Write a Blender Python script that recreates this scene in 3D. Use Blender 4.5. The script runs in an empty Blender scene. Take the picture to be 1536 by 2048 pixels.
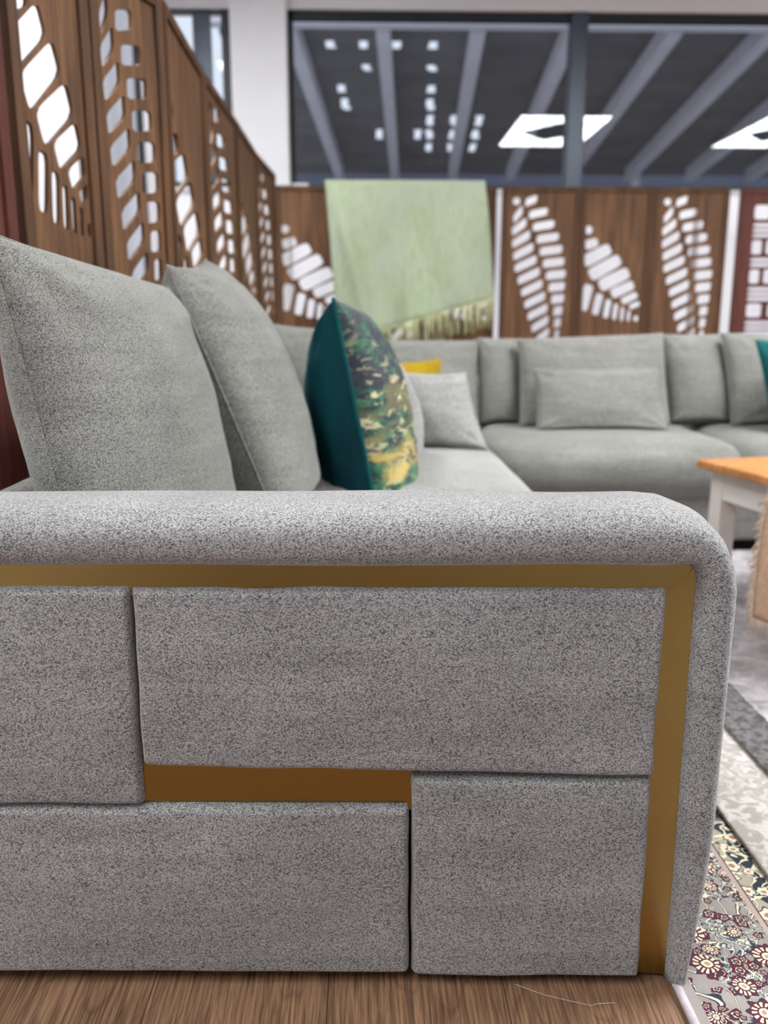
import bpy, bmesh, math, random
from mathutils import Vector, Matrix, noise
R = math.radians
C = bpy.context.scene.collection
scn = bpy.context.scene
random.seed(7)

# ------------------------------------------------------------------ helpers
def tag(o, label=None, cat=None, group=None, kind=None):
    if label: o['label'] = label
    if cat: o['category'] = cat
    if group: o['group'] = group
    if kind: o['kind'] = kind
    return o

def empty(name, loc=(0, 0, 0), rz=0.0):
    o = bpy.data.objects.new(name, None); C.objects.link(o)
    o.location = loc; o.rotation_euler = (0, 0, rz)
    o.empty_display_size = .1
    return o

def obj(name, bm, mat, parent=None, smooth=True, recalc=True):
    if recalc: bmesh.ops.recalc_face_normals(bm, faces=bm.faces)
    me = bpy.data.meshes.new(name); bm.to_mesh(me); bm.free()
    if smooth:
        for p in me.polygons: p.use_smooth = True
    for m in (mat if isinstance(mat, (list, tuple)) else [mat]): me.materials.append(m)
    o = bpy.data.objects.new(name, me); C.objects.link(o)
    if parent: o.parent = parent
    return o

def struct(name, bm, mat, parent=None, smooth=False):
    o = obj(name, bm, mat, parent, smooth)
    if not parent: o['kind'] = 'structure'
    return o

def copy_tree(o, parent=None):
    c = o.copy(); C.objects.link(c); c.parent = parent
    for ch in list(o.children): copy_tree(ch, c)
    return c

def box(bm, x0, x1, y0, y1, z0, z1, bev=0.0, seg=2, mtx=None):
    vs = [bm.verts.new((x, y, z)) for x in (x0, x1) for y in (y0, y1) for z in (z0, z1)]
    f = [(0, 1, 3, 2), (4, 6, 7, 5), (0, 4, 5, 1), (2, 3, 7, 6), (0, 2, 6, 4), (1, 5, 7, 3)]
    fs = [bm.faces.new([vs[i] for i in q]) for q in f]
    if bev > 0:
        es = list({e for q in fs for e in q.edges})
        r = bmesh.ops.bevel(bm, geom=es, offset=bev, segments=seg, profile=.5, affect='EDGES')
        vs = list({v for v in r['verts']} | {v for v in vs if v.is_valid})
    if mtx is not None:
        bmesh.ops.transform(bm, matrix=mtx, verts=[v for v in vs if v.is_valid])
    return bm

def boxes(*specs, bev=0.0):
    bm = bmesh.new()
    for s in specs: box(bm, *s, bev=bev)
    return bm

def rbox(x0, x1, y0, y1, z0, z1, r, n=14, bulge=(0, 0, 0), wob=0.0, seed=0):
    """soft upholstered block: rounded on every edge, faces bulging"""
    bm = bmesh.new()
    bmesh.ops.create_cube(bm, size=2.0)
    bmesh.ops.subdivide_edges(bm, edges=bm.edges[:], cuts=n, use_grid_fill=True)
    c = Vector(((x0+x1)/2, (y0+y1)/2, (z0+z1)/2)); h = Vector(((x1-x0)/2, (y1-y0)/2, (z1-z0)/2))
    for v in bm.verts:
        u = v.co.copy()
        u = Vector([math.copysign(abs(a)**.62, a) for a in u])
        p = Vector((u.x*h.x, u.y*h.y, u.z*h.z))
        q = Vector([max(-(h[i]-r), min(h[i]-r, p[i])) for i in range(3)])
        d = p-q
        if d.length > 1e-6: p = q+d.normalized()*min(r, max(abs(d.x), abs(d.y), abs(d.z)))
        s = Vector(((1-u.y**2)*(1-u.z**2), (1-u.x**2)*(1-u.z**2), (1-u.x**2)*(1-u.y**2)))
        p += Vector([math.copysign(1, u[i])*bulge[i]*s[i]*(abs(u[i]) > .2) for i in range(3)])
        if wob: p += noise.noise_vector((p+c)*5+Vector((seed, 0, 0)))*wob
        v.co = c+p
    return bm

def tube(bm, pts, r, seg=8, closed=False):
    pts = [Vector(p) for p in pts]; n = len(pts); rings = []
    up0 = Vector((0, 0, 1))
    for i, p in enumerate(pts):
        a = pts[(i-1) % n] if (closed or i > 0) else p
        b = pts[(i+1) % n] if (closed or i < n-1) else p
        t = (b-a).normalized()
        s = t.cross(up0)
        if s.length < .05: s = t.cross(Vector((1, 0, 0)))
        s.normalize(); w = s.cross(t)
        rr = r[i] if isinstance(r, (list, tuple)) else r
        rings.append([bm.verts.new(p+(s*math.cos(2*math.pi*k/seg)+w*math.sin(2*math.pi*k/seg))*rr) for k in range(seg)])
    m = n if closed else n-1
    for i in range(m):
        A, B = rings[i], rings[(i+1) % n]
        for k in range(seg): bm.faces.new((A[k], A[(k+1) % seg], B[(k+1) % seg], B[k]))
    if not closed:
        bm.faces.new(rings[0][::-1]); bm.faces.new(rings[-1])
    return bm

def pillow(c00, c10, c11, c01, T, pinch=.07, n=34, power=.5, crease=.006, seed=0, flatb=1.0, sag=0.0):
    """stuffed cushion on four seam corners; returns (front_bm_faces, seam points).
    u runs c00->c10 (bottom), v runs bottom->top. front side = +normal"""
    c00, c10, c11, c01 = map(Vector, (c00, c10, c11, c01))
    nrm = ((c10-c00).cross(c01-c00)).normalized()
    bm = bmesh.new()
    def base(u, v):
        uu = u*(1-pinch*(1-v*v)**1.0); vv = v*(1-pinch*(1-u*u)**1.0)
        if sag and v > 0: vv -= sag*v*(1-u*u)
        a, b = (uu+1)/2, (vv+1)/2
        return c00*(1-a)*(1-b)+c10*a*(1-b)+c11*a*b+c01*(1-a)*b
    def tt(k):
        t = -1+2*k/n
        return math.sin(t*math.pi/2)*.6+t*.4
    grid = {}
    for side in (1, -1):
        for i in range(n+1):
            for j in range(n+1):
                u, v = tt(i), tt(j)
                edge = i in (0, n) or j in (0, n)
                if edge and side == -1: grid[(side, i, j)] = grid[(1, i, j)]; continue
                vq = v if v > 0 else v*(1-.2*flatb)
                h = T/2*max(0, (1-u*u)*(1-vq*vq if v > -.999 else 0))**power*(1+.12*math.exp(-((u)**2+(v+.35)**2)*2))
                p = base(u, v)
                if not edge:
                    q = Vector((u*3.1+seed, v*3.1, side*2.0+seed))
                    w = noise.noise(q)*.5+noise.noise(q*2.3)*.3
                    # radiating tucks near the corners
                    cu, cv = 1-abs(u), 1-abs(v)
                    rad = math.hypot(cu, cv)
                    ang = math.atan2(cv, cu)
                    tuck = math.sin(ang*9+seed)*math.exp(-(rad-.28)**2/.05)*.7
                    h += (w+tuck)*crease*min(1, 6*min(cu, cv))
                    p = p+nrm*side*h
                grid[(side, i, j)] = bm.verts.new(p)
    for side in (1, -1):
        for i in range(n):
            for j in range(n):
                q = [grid[(side, i, j)], grid[(side, i+1, j)], grid[(side, i+1, j+1)], grid[(side, i, j+1)]]
                f = bm.faces.new(q if side == 1 else q[::-1])
                f.material_index = 0 if side == 1 else 1
    ring = [base(tt(i), -1) for i in range(n)]+[base(1, tt(j)) for j in range(n)] \
        + [base(tt(i), 1) for i in range(n, 0, -1)]+[base(-1, tt(j)) for j in range(n, 0, -1)]
    return bm, ring

def cushion(name, corners, T, mat, label, cat='cushion', group=None, seam_r=.0028, seam_mat=None, mats=None, **kw):
    cs = [Vector(c) for c in corners]
    org = (cs[0]+cs[1])/2
    root = empty(name, org); tag(root, label, cat, group)
    bm, ring = pillow(*[c-org for c in cs], T, **kw)
    obj('cushion_cover', bm, mats or mat, root, recalc=False)
    b2 = bmesh.new(); tube(b2, ring, seam_r, 8, True)
    obj('piping', b2, seam_mat or mat, root)
    return root

# ------------------------------------------------------------------ materials
def newmat(name):
    m = bpy.data.materials.new(name); m.use_nodes = True
    nt = m.node_tree; nt.nodes.clear()
    out = nt.nodes.new('ShaderNodeOutputMaterial'); b = nt.nodes.new('ShaderNodeBsdfPrincipled')
    nt.links.new(b.outputs[0], out.inputs[0])
    return m, nt, b

class N:
    """tiny node-graph writer"""
    def __init__(s, nt): s.nt = nt; s.tc = None
    def new(s, t, **kw):
        n = s.nt.nodes.new(t)
        for k, v in kw.items(): setattr(n, k, v)
        return n
    def link(s, a, b): s.nt.links.new(a, b)
    def setin(s, n, key, v):
        i = n.inputs[key]
        if hasattr(v, 'is_output') or isinstance(v, bpy.types.NodeSocket): s.link(v, i)
        else: i.default_value = v
    def obj(s):
        if not s.tc: s.tc = s.new('ShaderNodeTexCoord')
        return s.tc.outputs['Object']
    def map(s, vec, scale=(1, 1, 1), loc=(0, 0, 0), rot=(0, 0, 0)):
        n = s.new('ShaderNodeMapping'); s.link(vec, n.inputs[0])
        n.inputs['Scale'].default_value = scale; n.inputs['Location'].default_value = loc; n.inputs['Rotation'].default_value = rot
        return n.outputs[0]
    def noise(s, vec, scale, detail=2, rough=.5, dist=0.0):
        n = s.new('ShaderNodeTexNoise'); s.link(vec, n.inputs['Vector'])
        n.inputs['Scale'].default_value = scale; n.inputs['Detail'].default_value = detail
        n.inputs['Roughness'].default_value = rough; n.inputs['Distortion'].default_value = dist
        return n.outputs['Fac']
    def noisec(s, vec, scale, detail=2):
        n = s.new('ShaderNodeTexNoise'); s.link(vec, n.inputs['Vector'])
        n.inputs['Scale'].default_value = scale; n.inputs['Detail'].default_value = detail
        return n.outputs['Color']
    def math(s, op, a, b=0.0, c=0.0, clamp=False):
        n = s.new('ShaderNodeMath', operation=op, use_clamp=clamp)
        s.setin(n, 0, a); s.setin(n, 1, b); s.setin(n, 2, c)
        return n.outputs[0]
    def vmath(s, op, a, b=(0, 0, 0)):
        n = s.new('ShaderNodeVectorMath', operation=op)
        s.setin(n, 0, a); s.setin(n, 1, b)
        return n.outputs['Value'] if op in ('LENGTH', 'DOT_PRODUCT', 'DISTANCE') else n.outputs[0]
    def ramp(s, fac, stops, interp='LINEAR'):
        n = s.new('ShaderNodeValToRGB'); s.link(fac, n.inputs[0]); cr = n.color_ramp; cr.interpolation = interp
        while len(cr.elements) < len(stops): cr.elements.new(.5)
        for e, (p, c) in zip(cr.elements, stops):
            e.position = p; e.color = (c, c, c, 1) if not isinstance(c, tuple) else (*c[:3], 1)
        return n.outputs[0]
    def mix(s, fac, a, b, mode='MIX'):
        n = s.new('ShaderNodeMix', data_type='RGBA', blend_type=mode)
        s.setin(n, 0, fac)
        for k, v in ((6, a), (7, b)):
            if isinstance(v, tuple): v = (*v[:3], 1)
            s.setin(n, k, v)
        return n.outputs[2]
    def sep(s, vec):
        n = s.new('ShaderNodeSeparateXYZ'); s.link(vec, n.inputs[0]); return n.outputs
    def comb(s, x, y, z):
        n = s.new('ShaderNodeCombineXYZ'); s.setin(n, 0, x); s.setin(n, 1, y); s.setin(n, 2, z); return n.outputs[0]
    def bump(s, h, strength=.3, dist=.001):
        n = s.new('ShaderNodeBump'); s.link(h, n.inputs['Height'])
        n.inputs['Strength'].default_value = strength; n.inputs['Distance'].default_value = dist
        return n.outputs[0]

def lin(r, g, b):
    f = lambda v: (v/255/12.92) if v <= 10 else ((v/255+.055)/1.055)**2.4
    return (f(r), f(g), f(b))

def plain(name, col, rough=.6, metal=0.0, nscale=0, namp=.12, bump=0.0, spec=.5):
    m, nt, b = newmat(name); g = N(nt)
    if nscale:
        n = g.noise(g.obj(), nscale, 4)
        k = g.ramp(n, [(.3, 1-namp), (.7, 1+namp)])
        g.link(g.mix(1.0, col, k, 'MULTIPLY'), b.inputs['Base Color'])
        if bump: g.link(g.bump(n, bump, .002), b.inputs['Normal'])
    else: b.inputs['Base Color'].default_value = (*col, 1)
    b.inputs['Roughness'].default_value = rough; b.inputs['Metallic'].default_value = metal
    b.inputs['Specular IOR Level'].default_value = spec
    return m

def fabric(name, dark, light, scale=300, nap=.18, bump=.55, streak=(2.2, 2.2, 22), sheen=.25):
    """chenille weave: pale yarn tufts over darker ground, soft nap patches"""
    m, nt, b = newmat(name); g = N(nt)
    o = g.obj()
    v = g.new('ShaderNodeTexVoronoi', feature='F1'); g.link(g.map(o, (.92, 1, 1.3), rot=(0, .3, 0)), v.inputs['Vector']); v.inputs['Scale'].default_value = scale
    v.inputs['Randomness'].default_value = 1.0
    tuft = g.math('SUBTRACT', 1.0, v.outputs['Distance'], clamp=True)
    pick = g.sep(v.outputs['Color'])[0]
    fine = g.noise(o, scale*1.9, 2, .6)
    st = g.noise(g.map(o, (26, 26, 260)), 1.0, 3, .6)
    f = g.math('ADD', g.math('MULTIPLY', tuft, .85), g.math('MULTIPLY', pick, .34))
    f = g.math('ADD', f, g.math('MULTIPLY', fine, .22))
    f = g.math('ADD', f, g.math('MULTIPLY', st, .04))
    fac = g.math('MULTIPLY', g.math('SUBTRACT', f, .40), 1.15, clamp=True)
    col = g.mix(fac, dark, light)
    n1 = g.noise(g.map(o, streak), 1.6, 4, .6)
    n2 = g.noise(o, 5.5, 3, .55)
    k = g.ramp(g.math('ADD', g.math('MULTIPLY', n1, .55), g.math('MULTIPLY', n2, .45)), [(.36, 1-nap), (.64, 1+nap*.7)])
    g.link(g.mix(1.0, col, k, 'MULTIPLY'), b.inputs['Base Color'])
    b.inputs['Roughness'].default_value = .95
    b.inputs['Specular IOR Level'].default_value = .12
    b.inputs['Sheen Weight'].default_value = sheen; b.inputs['Sheen Roughness'].default_value = .45
    h = g.math('ADD', tuft, g.math('MULTIPLY', fine, .5))
    g.link(g.bump(h, bump, .0016), b.inputs['Normal'])
    return m

M = {}
M['arm_fabric'] = fabric('arm_chenille', lin(82, 82, 83), lin(216, 215, 217), 500, bump=.42, sheen=.5)
M['fabric'] = fabric('grey_chenille', lin(82, 82, 79), lin(192, 191, 186), 500, bump=.42)
M['seat_fabric'] = fabric('seat_chenille', lin(112, 112, 110), lin(218, 218, 216), 420, bump=.3)

def brass(name, along='x'):
    m, nt, b = newmat(name); g = N(nt)
    sc = (3, 300, 900) if along == 'x' else (900, 300, 3)
    n = g.noise(g.map(g.obj(), sc), 1.0, 3, .6)
    col = g.mix(g.ramp(n, [(.3, 0.0), (.7, 1.0)]), (.325, .22, .078), (.332, .225, .08))
    g.link(col, b.inputs['Base Color'])
    b.inputs['Metallic'].default_value = 1.0; 
    g.link(g.ramp(n, [(.3, .25), (.7, .265)]), b.inputs['Roughness'])
    return m
M['brass_h'] = brass('brushed_brass_level', 'x'); M['brass_v'] = brass('brushed_brass_upright', 'z')

def wood_floor():
    m, nt, b = newmat('oak_plank_floor'); g = N(nt); o = g.obj()
    x, y, z = g.sep(o)
    pw = .245
    xi = g.math('DIVIDE', g.math('ADD', x, .052), pw)
    idx = g.math('FLOOR', xi); fr = g.math('FRACT', xi)
    off = g.math('MULTIPLY', idx, 7.31)
    p = g.comb(x, g.math('ADD', y, off), idx)
    warp = g.noise(g.map(p, (5, 1.1, 1)), 1.6, 2)
    rings = g.math('FRACT', g.math('ADD', g.math('MULTIPLY', warp, 17), g.math('MULTIPLY', x, 14)))
    cath = g.ramp(rings, [(0, .25), (.12, .75), (.8, 1.0), (1, .35)])
    grain = g.noise(g.map(p, (240, 6.5, 1)), 1.0, 5, .65)
    grain2 = g.noise(g.map(p, (420, 16, 1)), 1.0, 3, .6)
    base = g.mix(g.ramp(grain, [(.36, 0.0), (.62, 1.0)]), lin(96, 69, 51), lin(164, 128, 98))
    base = g.mix(g.math('MULTIPLY', g.math('SUBTRACT', 1.0, cath), .62), base, lin(70, 46, 33))
    base = g.mix(g.ramp(grain2, [(.3, .55), (.5, 0.0)]), base, lin(62, 42, 31))
    tone = g.noise(g.map(p, (3, .8, 3.7)), 1.0, 2)
    base = g.mix(1.0, base, g.ramp(tone, [(.3, .8), (.7, 1.16)]), 'MULTIPLY')
    gap = g.math('LESS_THAN', fr, .006)
    g.link(g.mix(gap, base, lin(40, 28, 20)), b.inputs['Base Color'])
    g.link(g.ramp(grain, [(.3, .5), (.7, .62)]), b.inputs['Roughness'])
    b.inputs['Specular IOR Level'].default_value = .35
    g.link(g.bump(grain2, .25, .0008), b.inputs['Normal'])
    return m
M['floor'] = wood_floor()

def stained_wood(name, a, c, rough=.6):
    m, nt, b = newmat(name); g = N(nt); o = g.obj()
    n = g.noise(g.map(o, (42, 42, 2.4)), 1.0, 4, .6)
    n2 = g.noise(g.map(o, (5, 5, .7)), 1.0, 2)
    n3 = g.noise(g.map(o, (130, 130, 5)), 1.0, 3)
    col = g.mix(g.ramp(n, [(.32, 0.0), (.68, 1.0)]), a, c)
    col = g.mix(1.0, col, g.ramp(n2, [(.3, .75), (.7, 1.22)]), 'MULTIPLY')
    col = g.mix(g.ramp(n3, [(.34, .35), (.46, 0.0)]), col, tuple(v*.45 for v in a))
    g.link(col, b.inputs['Base Color']); b.inputs['Roughness'].default_value = rough
    b.inputs['Specular IOR Level'].default_value = .3
    g.link(g.bump(n3, .2, .001), b.inputs['Normal'])
    return m
M['screen'] = stained_wood('brown_stained_wood', lin(80, 56, 40), lin(134, 96, 66))
M['screen_dark'] = stained_wood('dark_stained_stile', lin(72, 50, 36), lin(112, 78, 52))
M['red_wood'] = stained_wood('red_brown_wood', lin(84, 45, 40), lin(112, 62, 54))
M['pine'] = stained_wood('honey_pine', lin(178, 116, 66), lin(210, 150, 94), .4)
M['white_paint'] = plain('cream_white_paint', lin(228, 222, 218), .5, nscale=12, namp=.04)
M['wall'] = plain('white_wall_paint', lin(244, 243, 246), .85, nscale=3, namp=.02)
M['wall_grey'] = plain('pillar_paint', lin(244, 244, 248), .7, nscale=4, namp=.02)
M['ceiling'] = plain('ceiling_paint', lin(205, 205, 208), .9, nscale=2, namp=.02)
M['frame'] = plain('grey_window_metal', lin(70, 78, 92), .35, .3, nscale=9, namp=.06)
M['frame_dark'] = plain('dark_window_metal', lin(34, 37, 44), .45, .2, nscale=9, namp=.08)
M['plinth'] = plain('black_plinth', lin(22, 22, 22), .7, nscale=20, namp=.1)
M['canopy_deck'] = plain('dark_canopy_deck', lin(118, 115, 116), .8, nscale=1.5, namp=.2)
M['canopy_beam'] = plain('pale_canopy_steel', lin(236, 230, 238), .6, nscale=2, namp=.06)
M['shed'] = plain('blue_grey_cladding', lin(86, 92, 112), .7, nscale=1.2, namp=.08)
M['ground'] = plain('concrete_yard', lin(190, 190, 190), .9, nscale=2, namp=.1)
M['velvet'] = None

def velvet(name, a, c, sheen=.35):
    m, nt, b = newmat(name); g = N(nt); o = g.obj()
    n = g.noise(g.map(o, (9, 9, 3.5)), 1.0, 3, .55)
    f = g.noise(o, 420, 2)
    col = g.mix(g.ramp(n, [(.3, 0.0), (.7, 1.0)]), a, c)
    g.link(g.mix(1.0, col, g.ramp(f, [(.3, .82), (.7, 1.15)]), 'MULTIPLY'), b.inputs['Base Color'])
    b.inputs['Roughness'].default_value = .8; b.inputs['Specular IOR Level'].default_value = .2
    b.inputs['Sheen Weight'].default_value = sheen; b.inputs['Sheen Roughness'].default_value = .3
    b.inputs['Sheen Tint'].default_value = (*[min(1, v*6) for v in c], 1)
    g.link(g.bump(f, .15, .0006), b.inputs['Normal'])
    return m
M['teal'] = velvet('teal_velvet', lin(0, 44, 54), lin(2, 66, 74))
M['teal_cord'] = velvet('teal_cord', lin(6, 66, 72), lin(16, 92, 94))
M['mustard'] = velvet('mustard_velvet', lin(152, 124, 16), lin(182, 150, 28), .1)

def abstract_print():
    m, nt, b = newmat('painted_abstract_print'); g = N(nt); o = g.obj()
    s = g.map(o, (1, 1, 1))
    base = g.noise(g.map(o, (12, 12, 14)), 1.0, 5, .68, .5)
    col = g.ramp(base, [(.36, lin(10, 36, 44)), (.45, lin(16, 70, 62)), (.51, lin(28, 92, 70)), (.57, lin(70, 126, 84)), (.64, lin(24, 92, 86))])
    brush = g.noise(g.map(o, (10, 10, 62)), 1.0, 5, .65, .8)
    col = g.mix(g.ramp(brush, [(.50, 0.0), (.56, .92)]), col, lin(14, 24, 42))
    _, _, zz = g.sep(o)
    hi = g.ramp(g.noise(g.map(o, (13, 13, 17), (3, 1, 2)), 1.0, 5, .65, .5), [(.44, 0.0), (.52, 1.0)])
    zt = g.ramp(g.math('ADD', g.math('MULTIPLY', zz, 1.0), 0.0), [(.22, 0.0), (.32, .92)])
    col = g.mix(g.math('MULTIPLY', hi, zt), col, lin(22, 26, 48))
    cream = g.ramp(g.noise(g.map(o, (17, 17, 40), (7, 2, 5)), 1.0, 5, .66, .8), [(.55, 0.0), (.60, 1.0)])
    zc = g.ramp(zz, [(.16, .55), (.27, 1.0), (.38, .35), (.5, .1)])
    col = g.mix(g.math('MULTIPLY', cream, zc), col, lin(222, 210, 168))
    gold = g.ramp(g.noise(g.map(o, (6, 6, 13), (1, 9, 4)), 1.0, 3, .6, 1.3), [(.47, 0.0), (.58, 1.0)])
    zg = g.ramp(zz, [(.03, 0.0), (.05, 1.0), (.13, .9), (.19, .12), (.3, .25), (.36, 0.0)])
    col = g.mix(g.math('MULTIPLY', gold, zg), col, lin(196, 172, 98))
    dots = g.new('ShaderNodeTexVoronoi'); g.link(o, dots.inputs['Vector']); dots.inputs['Scale'].default_value = 130
    dm = g.math('LESS_THAN', dots.outputs['Distance'], .16)
    dn = g.ramp(g.noise(o, 9, 2), [(.5, 0.0), (.56, .7)])
    col = g.mix(g.math('MULTIPLY', dm, dn), col, lin(170, 196, 196))
    g.link(col, b.inputs['Base Color']); b.inputs['Roughness'].default_value = .55
    b.inputs['Sheen Weight'].default_value = .15
    return m
M['print'] = abstract_print()

def throw_mat():
    m, nt, b = newmat('sage_woven_throw'); g = N(nt); o = g.obj()
    n = g.noise(g.map(o, (60, 60, 9)), 1.0, 3); n2 = g.noise(o, 3.2, 3)
    col = g.mix(g.ramp(n, [(.3, 0.0), (.7, 1.0)]), lin(166, 184, 148), lin(190, 203, 174))
    col = g.mix(g.ramp(n2, [(.42, 0.0), (.62, .55)]), col, lin(188, 197, 182))
    g.link(col, b.inputs['Base Color']); b.inputs['Roughness'].default_value = .9
    b.inputs['Sheen Weight'].default_value = .2
    g.link(g.bump(g.noise(o, 150, 2), .3, .002), b.inputs['Normal'])
    return m
M['throw'] = throw_mat()
M['fringe'] = plain('sage_fringe', lin(216, 218, 172), .9, nscale=40, namp=.15)

def burlap(name, a, c):
    m, nt, b = newmat(name); g = N(nt); o = g.obj()
    n = g.noise(g.map(o, (240, 240, 50)), 1.0, 2); n2 = g.noise(g.map(o, (50, 50, 260)), 1.0, 2)
    f = g.math('ADD', g.math('MULTIPLY', n, .5), g.math('MULTIPLY', n2, .5))
    g.link(g.mix(g.ramp(f, [(.36, 0.0), (.64, 1.0)]), a, c), b.inputs['Base Color'])
    b.inputs['Roughness'].default_value = .95
    g.link(g.bump(f, .4, .002), b.inputs['Normal'])
    return m
M['burlap'] = burlap('burlap', lin(186, 150, 124), lin(222, 186, 156))
M['burlap_fringe'] = burlap('burlap_fringe', lin(206, 180, 158), lin(234, 212, 194))

# --- rugs -------------------------------------------------------------
def floral(g, vec, scale, petals, seed=0.0):
    """rosettes on a jittered grid: returns (radius 0.., angle-modulated radius, cell random)"""
    v = g.new('ShaderNodeTexVoronoi', feature='F1', voronoi_dimensions='2D')
    mv = g.map(vec, (scale, scale, 1), (seed, seed*.7, 0))
    g.link(mv, v.inputs['Vector']); v.inputs['Scale'].default_value = 1.0; v.inputs['Randomness'].default_value = .75
    d = g.vmath('SUBTRACT', mv, v.outputs['Position'])
    x, y, _ = g.sep(d)
    ang = g.math('ARCTAN2', y, x)
    rnd = g.sep(v.outputs['Color'])
    lobe = g.math('MULTIPLY', g.math('COSINE', g.math('ADD', g.math('MULTIPLY', ang, petals), g.math('MULTIPLY', rnd[1], 6.28))), .5)
    size = g.math('ADD', .20, g.math('MULTIPLY', rnd[0], .24))
    r = g.math('DIVIDE', v.outputs['Distance'], size)
    rl = g.math('MULTIPLY', r, g.math('SUBTRACT', 1.0, g.math('MULTIPLY', lobe, .30)))
    return r, rl, rnd, ang

def band(g, v, a, b):
    return g.math('MULTIPLY', g.math('GREATER_THAN', v, a), g.math('LESS_THAN', v, b))

def persian():
    m, nt, b = newmat('persian_rug_pile'); g = N(nt); o = g.obj()
    x, y, z = g.sep(o)
    wv = g.noisec(o, 34, 2)
    o2 = g.vmath('ADD', o, g.vmath('MULTIPLY', g.vmath('SUBTRACT', wv, (.5, .5, .5)), (.014, .014, 0)))
    cream, navy, red, grey, sage = lin(232, 224, 198), lin(44, 52, 68), lin(96, 30, 46), lin(158, 148, 144), lin(120, 132, 142)
    col = g.mix(g.ramp(g.noise(o, 18, 3), [(.3, 0.0), (.7, 1.0)]), lin(146, 138, 134), lin(168, 160, 156))
    # curling vines, each a cream stem between two dark outlines
    for k, (sc, off) in enumerate(((17, 0.0), (26, 4.3), (38, 9.1))):
        n = g.noise(g.map(o2, (1, 1, 0), (off, off*.6, 0)), sc, 1, .4, 1.6)
        d = g.math('ABSOLUTE', g.math('SUBTRACT', n, .5))
        msk = g.ramp(g.noise(g.map(o, (1, 1, 0), (off+2, 1, 0)), 15, 1), [(.46, 0.0), (.5, 1.0)], 'LINEAR') if k else None
        a = g.math('LESS_THAN', d, .040 if k == 0 else .05); c = g.math('LESS_THAN', d, .020 if k == 0 else .022)
        if msk is not None: a = g.math('MULTIPLY', a, msk); c = g.math('MULTIPLY', c, msk)
        col = g.mix(a, col, navy if k < 2 else lin(84, 100, 116))
        col = g.mix(c, col, cream if k != 1 else lin(206, 204, 196))
    # small blossoms then large rosettes
    for sc, pet, seed, cols in ((46, 5, 3.1, (red, cream, navy)), (21, 8, 0.4, (red, cream, cream))):
        r, rl, rnd, ang = floral(g, o2, sc, pet, seed)
        keep = g.math('GREATER_THAN', rnd[2], .5 if sc > 30 else .36)
        lay = lambda col, lo, hi, c, v=rl: g.mix(g.math('MULTIPLY', keep, band(g, v, lo, hi)), col, c)
        col = lay(col, -1, 1.22, navy)
        col = lay(col, -1, 1.08, cols[0])
        if sc < 30:
            tooth = g.math('GREATER_THAN', g.math('SINE', g.math('MULTIPLY', ang, 13)), -.1)
            col = g.mix(g.math('MULTIPLY', g.math('MULTIPLY', keep, tooth), band(g, r, .56, .98)), col, cols[1])
        else: col = lay(col, -1, .62, cols[1])
        col = lay(col, -1, .5, navy, r); col = lay(col, -1, .42, cols[2], r); col = lay(col, -1, .2, lin(196, 150, 130), r)
    # plain outer margin, guard line, second border on dark ground
    X0 = .4335
    xr = g.math('ADD', x, g.math('MULTIPLY', g.math('SUBTRACT', g.noise(o, 40, 2), .5), .004))
    plainm = g.math('LESS_THAN', x, .452)
    col = g.mix(plainm, col, lin(160, 151, 148))
    dark = g.math('GREATER_THAN', x, .612)
    n = g.noise(g.map(o2, (1, 1, 0), (5, 1, 0)), 30, 1, .4, 1.4)
    wav = g.math('ADD', .636, g.math('MULTIPLY', g.math('SINE', g.math('MULTIPLY', y, 62)), .010))
    col2 = g.mix(g.math('GREATER_THAN', xr, wav), lin(176, 166, 148), lin(46, 52, 64))
    dd = g.math('ABSOLUTE', g.math('SUBTRACT', n, .5))
    col2 = g.mix(g.math('LESS_THAN', dd, .06), col2, navy)
    col2 = g.mix(g.math('LESS_THAN', dd, .04), col2, cream)
    r, rl, rnd, ang = floral(g, o2, 30, 6, 1.9)
    for lo, hi, c in ((-1, 1.2, navy), (-1, 1.0, cream), (-1, .4, lin(170, 120, 110))):
        col2 = g.mix(g.math('MULTIPLY', g.math('GREATER_THAN', rnd[2], .3), band(g, rl, lo, hi)), col2, c)
    col = g.mix(dark, col, col2)
    col = g.mix(band(g, x, .603, .613), col, lin(186, 164, 158))
    col = g.mix(band(g, x, .6115, .6140), col, lin(90, 70, 70))
    fz = g.noise(o, 900, 2)
    col = g.mix(1.0, col, g.ramp(fz, [(.3, .84), (.7, 1.12)]), 'MULTIPLY')
    g.link(col, b.inputs['Base Color']); b.inputs['Roughness'].default_value = .9; b.inputs['Specular IOR Level'].default_value = .15
    b.inputs['Sheen Weight'].default_value = .15
    g.link(g.bump(fz, .4, .0012), b.inputs['Normal'])
    return m
M['persian'] = persian()
M['binding'] = plain('pale_rug_binding', lin(206, 196, 204), .9, nscale=120, namp=.12, bump=.4)

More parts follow.
